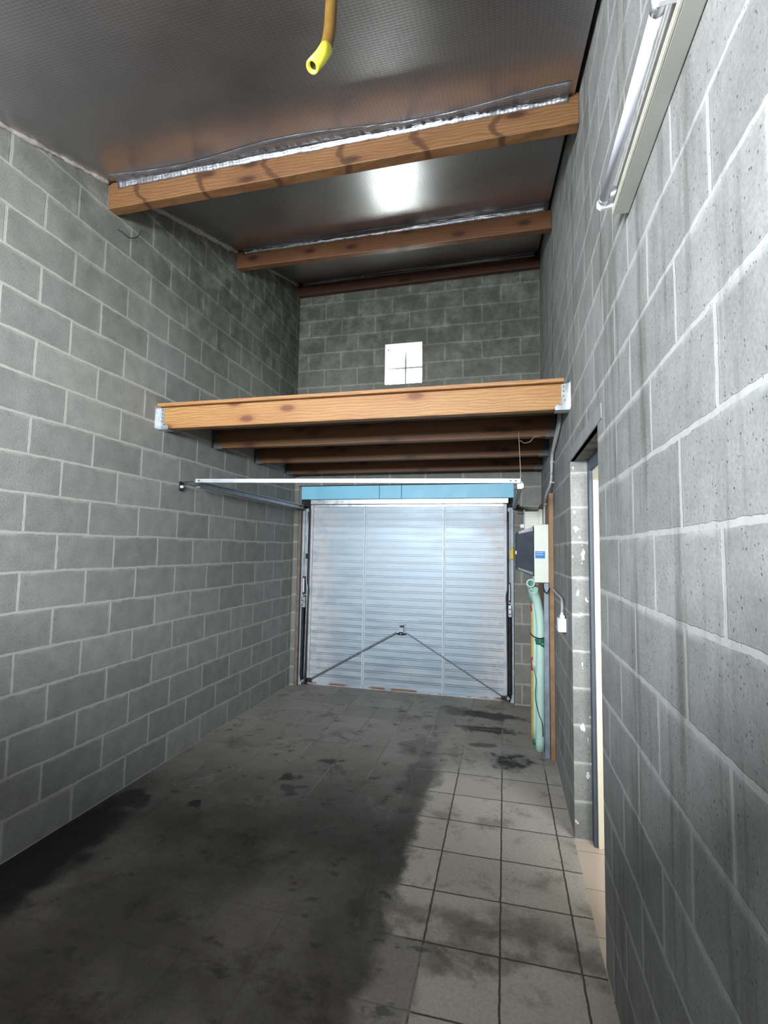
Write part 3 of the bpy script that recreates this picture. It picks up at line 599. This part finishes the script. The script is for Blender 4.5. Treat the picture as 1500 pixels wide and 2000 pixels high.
# ------------------------------------------------------------------ yellow gas pipe hanging from the ceiling
gp = thing('gas_pipe_stub', 'yellow gas pipe end hanging open from the foil ceiling', 'pipe', (1.966, 1.0, 3.30))
bm = BM(); tube(bm, smoothpath([(1.972, 1.035, zc(1.97, 1.03) + .03), (1.968, 1.02, 3.1), (1.962, 1.01, 2.82), (1.961, 1.006, 2.76), (1.956, 1.0, 2.715), (1.950, .99, 2.69)], 6), [.0140] * 26 + [.013] * 5, 20); obj('pipe', bm, m_ochre, gp, True)
bm = BM(); hollow(bm, [(1.957, .999, 2.712), (1.950, .985, 2.677), (1.940, .962, 2.632)], .0150, .0095, 24); sl = obj('end_sleeve', bm, m_yellow2, gp, True, label='bright yellow open end sleeve')
bm = BM(); tube(bm, [(1.951, .987, 2.685), (1.9418, .966, 2.641)], .0094, 20); obj('dark_bore', bm, m_dark, sl)
# wire hook on the left wall
bm = BM(); tube(bm, smoothpath([(.001, 2.463, 3.525), (.02, 2.47, 3.512), (.028, 2.53, 3.51), (.025, 2.60, 3.56), (.012, 2.645, 3.635), (.03, 2.655, 3.645)], 5), .003, 6)
tag(obj('wire_hook', bm, m_steel_dk, smooth=True), 'bent dark wire sticking out of the left wall under the nearest roof beam', 'wire')
# ------------------------------------------------------------------ meter corner
bm = BM(); box(bm, W - .034, W - .002, 3.955, 5.22, .004, 1.995)
tag(obj('backing_board', bm, m_ply, bevel=.002), 'brown plywood board standing against the right wall behind the meters', 'board')
mc = thing('meter_cabinet', 'cream electricity cabinet with dark smoked cover and blue label', 'cabinet', (2.64, 4.0, 1.305))
bm = BM(); box(bm, 2.584, W - .0345, 4.0, 4.34, 1.306, 1.757); obj('case', bm, m_cream, mc, bevel=.006)
bm = BM()
a = [(2.583, 4.004, 1.352), (2.583, 4.33, 1.352), (2.583, 4.33, 1.738), (2.583, 4.004, 1.738)]; b = [(2.447, 4.02, 1.405), (2.447, 4.30, 1.405), (2.447, 4.30, 1.690), (2.447, 4.02, 1.690)]
va = [bm.verts.new(p) for p in a]; vb = [bm.verts.new(p) for p in b]; bm.faces.new(va); bm.faces.new(vb)
for i in range(4): bm.faces.new((va[i], va[(i + 1) % 4], vb[(i + 1) % 4], vb[i]))
cv = obj('smoked_cover', bm, m_navy, mc, bevel=.006)
m_lip = plain('grey_lip', (.09, .10, .11), .4)
bm = BM(); prism(bm, [(2.575, 4.003, 1.705), (2.575, 4.003, 1.736), (2.468, 4.017, 1.70), (2.468, 4.017, 1.682)], (0, -.004, 0)); obj('cover_lip', bm, m_lip, cv)
bm = BM(); prism(bm, [(2.575, 4.003, 1.362), (2.575, 4.003, 1.385), (2.462, 4.017, 1.418), (2.462, 4.017, 1.404)], (0, -.004, 0)); obj('cover_lip', bm, m_lip, cv)
bm = BM(); bmesh.ops.create_uvsphere(bm, u_segments=14, v_segments=8, radius=1, matrix=Matrix.Translation((2.449, 4.016, 1.535)) @ Matrix.Diagonal((.006, .006, .016, 1))); obj('seal_knob', bm, m_white, cv, True)
bm = BM(); box(bm, 2.592, 2.664, 3.9985, 3.9998, 1.493, 1.569); lb = obj('label_plate', bm, m_bluel, mc, label='blue label with a white top band')
bm = BM(); box(bm, 2.592, 2.664, 3.9975, 3.9984, 1.548, 1.569); obj('white_band', bm, m_white, lb)
bm = BM()
for zz, xa, xb in ((1.535, 2.60, 2.655), (1.519, 2.598, 2.652)):
    x = xa
    while x < xb:
        w_ = random.uniform(.004, .009); box(bm, x, min(x + w_, xb), 3.9975, 3.9984, zz, zz + .0045); x += w_ + .0018
obj('printed_lines', bm, m_white, lb)
c2 = thing('louvred_meter_box', 'pale louvred meter box mounted above and behind the cream cabinet', 'meter box', (2.63, 4.6, 1.69))
bm = BM(); box(bm, 2.660, W - .0345, 4.6, 4.9, 1.66, 1.925); obj('case', bm, m_cream, c2, bevel=.004)
bm = BM(); box(bm, 2.540, 2.660, 4.606, 4.88, 1.66, 1.905)
for k in range(9): box(bm, 2.543, 2.659, 4.600, 4.607, 1.668 + k * .0265, 1.684 + k * .0265)
obj('louvred_front', bm, m_cream, c2, bevel=.002)
for zz, mm in ((1.898, m_galv), (1.885, m_black)):
    bm = BM(); tube(bm, [(2.540, 4.62, zz), (2.475, 4.62, zz)], .0035, 8); obj('stud', bm, mm, c2)
bm = BM(); box(bm, 2.498, 2.535, 4.60, 4.63, 1.755, 1.79); obj('cable_gland', bm, m_white, c2, bevel=.006)
bm = BM(); box(bm, 2.531, 2.5395, 4.603, 4.87, 1.665, 1.92); obj('side_rim', bm, m_greyc, c2)
# galvanised channel standing in front of the board
bm = BM(); prism(bm, [(2.655, 3.995, 0.002), (2.688, 3.995, 0.002), (2.688, 4.03, 0.002), (2.684, 4.03, 0.002), (2.684, 3.999, 0.002), (2.659, 3.999, 0.002), (2.659, 4.03, 0.002), (2.655, 4.03, 0.002)], (0, 0, 1.30))
ch = tag(obj('steel_channel', bm, plain('matt_galvanised', (.27, .33, .40), .5, .35, .2, 14)), 'grey steel channel standing under the meter cabinet beside the board', 'channel')
# pipes
t = thing('drain_pipe', 'thick pale green plastic pipe standing in the corner, bent at the top', 'pipe', (2.632, 4.14, 0))
P = smoothpath([(2.628, 4.14, .002), (2.632, 4.14, .5), (2.636, 4.14, .86), (2.634, 4.14, 1.0), (2.618, 4.13, 1.12), (2.598, 4.11, 1.20), (2.583, 4.08, 1.245)], 7)
bm = BM(); hollow(bm, P, .0345, .030, 24); obj('pipe', bm, m_mint, t, True)
bm = BM(); tube(bm, [(2.635, 4.14, .815), (2.635, 4.14, .855)], .037, 24); cl = obj('green_clamp', bm, m_green, t, True)
bm = BM(); box(bm, 2.59, 2.69, 4.095, 4.108, .845, .862); bmesh.ops.create_uvsphere(bm, u_segments=14, v_segments=8, radius=.022, matrix=Matrix.Translation((2.650, 4.09, .825))); obj('clamp_bolt', bm, m_green, cl, True)
bm = BM(); tube(bm, smoothpath([(2.555, 4.09, .905), (2.575, 4.085, .885), (2.60, 4.085, .872), (2.64, 4.09, .868), (2.68, 4.10, .885)], 5), .005, 8); obj('black_strap', bm, m_black, cl, True)
t = thing('drain_pipe', 'thinner pale green pipe behind the thick one, dark green at its foot', 'pipe', (2.6, 4.25, 0))
bm = BM(); tube(bm, smoothpath([(2.600, 4.26, .03), (2.604, 4.26, .6), (2.604, 4.26, .95), (2.596, 4.25, 1.15)], 5), .021, 20); obj('pipe', bm, m_mint, t, True)
bm = BM(); hollow(bm, [(2.594, 4.245, 1.14), (2.580, 4.20, 1.235), (2.566, 4.11, 1.292), (2.560, 4.075, 1.296)], .0335, .024, 24); obj('open_socket', bm, m_mint, t, True)
bm = BM(); tube(bm, [(2.600, 4.26, .002), (2.600, 4.26, .045)], .0225, 20); obj('green_foot', bm, m_green, t, True, label='dark green foot sleeve')
bm = BM(); tube(bm, [(2.603, 4.258, .60), (2.603, 4.258, .66)], .0255, 20); obj('collar', bm, m_mint, t, True)
t = thing('gas_riser', 'yellow gas pipe with red tape, rising behind the pale green pipes', 'pipe', (2.58, 4.36, 0))
bm = BM(); tube(bm, smoothpath([(2.583, 4.36, .002), (2.585, 4.36, .5), (2.587, 4.36, .9), (2.583, 4.36, 1.30)], 5), .0125, 14); obj('pipe', bm, m_yellow, t, True)
for z0_, z1_ in ((1.045, 1.125), (.56, .67)):
    bm = BM(); tube(bm, [(2.5865 if z0_ < 1 else 2.5855, 4.36, z0_), (2.5865 if z0_ < 1 else 2.5855, 4.36, z1_)], .0140, 14); obj('red_tape_band', bm, m_red, t, True, label='red tape band')
bm = BM(); tube(bm, smoothpath([(2.587, 4.34, .86), (2.602, 4.33, .80), (2.606, 4.33, .72), (2.592, 4.34, .66)], 5), .011, 10); obj('branch', bm, m_yellow, t, True)
bm = BM(); tube(bm, smoothpath([(2.588, 4.225, .60), (2.597, 4.10, .54), (2.590, 4.095, .42), (2.612, 4.098, .30), (2.640, 4.100, .22), (2.645, 4.100, .12)], 6), .0025, 6)
tag(obj('loose_wire', bm, m_black, smooth=True), 'thin black wire trailing down over the pale green pipes', 'wire')
bm = BM(); tube(bm, [(2.672, 4.075, .003), (2.672, 4.075, .11)], .011, 12); tag(obj('pipe_offcut', bm, plain('maroon_plastic', (.20, .03, .03), .5), smooth=True), 'short maroon pipe at the foot of the thick green pipe', 'pipe')
# conduits along the right wall
t = thing('cable_conduit', 'grey conduit pair climbing the right wall from the meters to the loft', 'conduit', (W, 4.1, 2.0))
bm = BM(); tube(bm, smoothpath([(W - .05, 4.20, 1.757), (W - .05, 4.17, 1.90), (W - .045, 4.05, 1.99), (W - .022, 3.90, 2.08), (W - .020, 3.86, 2.24), (W - .018, 3.72, 2.31), (W - .018, 3.38, 2.40), (W - .016, 3.31, 2.50)], 7), .0095, 10); obj('conduit', bm, m_greyc, t, True)
bm = BM(); tube(bm, smoothpath([(W - .020, 3.88, 2.13), (W - .016, 3.82, 2.26), (W - .014, 3.62, 2.31), (W - .013, 3.34, 2.38), (W - .012, 3.26, 2.50)], 7), .0085, 10); obj('conduit', bm, m_greyc, t, True)
for q in ((W - .020, 3.86, 2.22), (W - .022, 3.90, 2.07), (W - .045, 4.12, 1.925)):
    bm = BM(); tube(bm, [(q[0], q[1], q[2] - .006), (q[0], q[1], q[2] + .006)], .0125, 12); box(bm, q[0], W - .001 if q[0] > 2.7 else W - .0345, q[1] - .004, q[1] + .004, q[2] - .005, q[2] + .005); obj('clip', bm, m_greyc, t)
t = thing('junction_box', 'small pale grey junction box on the right wall beside the doorway', 'switch box', (W, 3.22, 1.05))
bm = BM(); box(bm, W - .050, W - .001, 3.205, 3.285, 1.058, 1.140); obj('box', bm, m_white, t, bevel=.004)
bm = BM(); box(bm, W - .036, W - .010, 3.222, 3.262, 1.140, 1.158); tube(bm, [(W - .023, 3.245, 1.158), (W - .023, 3.245, 1.172)], .009, 10); obj('gland', bm, m_white, t)
bm = BM(); tube(bm, smoothpath([(W - .023, 3.245, 1.168), (W - .021, 3.25, 1.215), (W - .016, 3.32, 1.25), (W - .014, 3.55, 1.255), (W - .013, 3.80, 1.262), (W - .013, 3.94, 1.27)], 6), .0075, 10); obj('conduit', bm, m_greyc, t, True)
bm = BM(); tube(bm, smoothpath([(W - .036, 3.945, 1.27), (W - .05, 3.935, 1.24), (W - .065, 3.95, 1.235), (W - .075, 3.985, 1.26), (W - .076, 4.02, 1.31)], 6), .0045, 8); tag(obj('black_cable', bm, m_black, smooth=True), 'black cable looping from the cabinet underside round the board edge', 'cable')
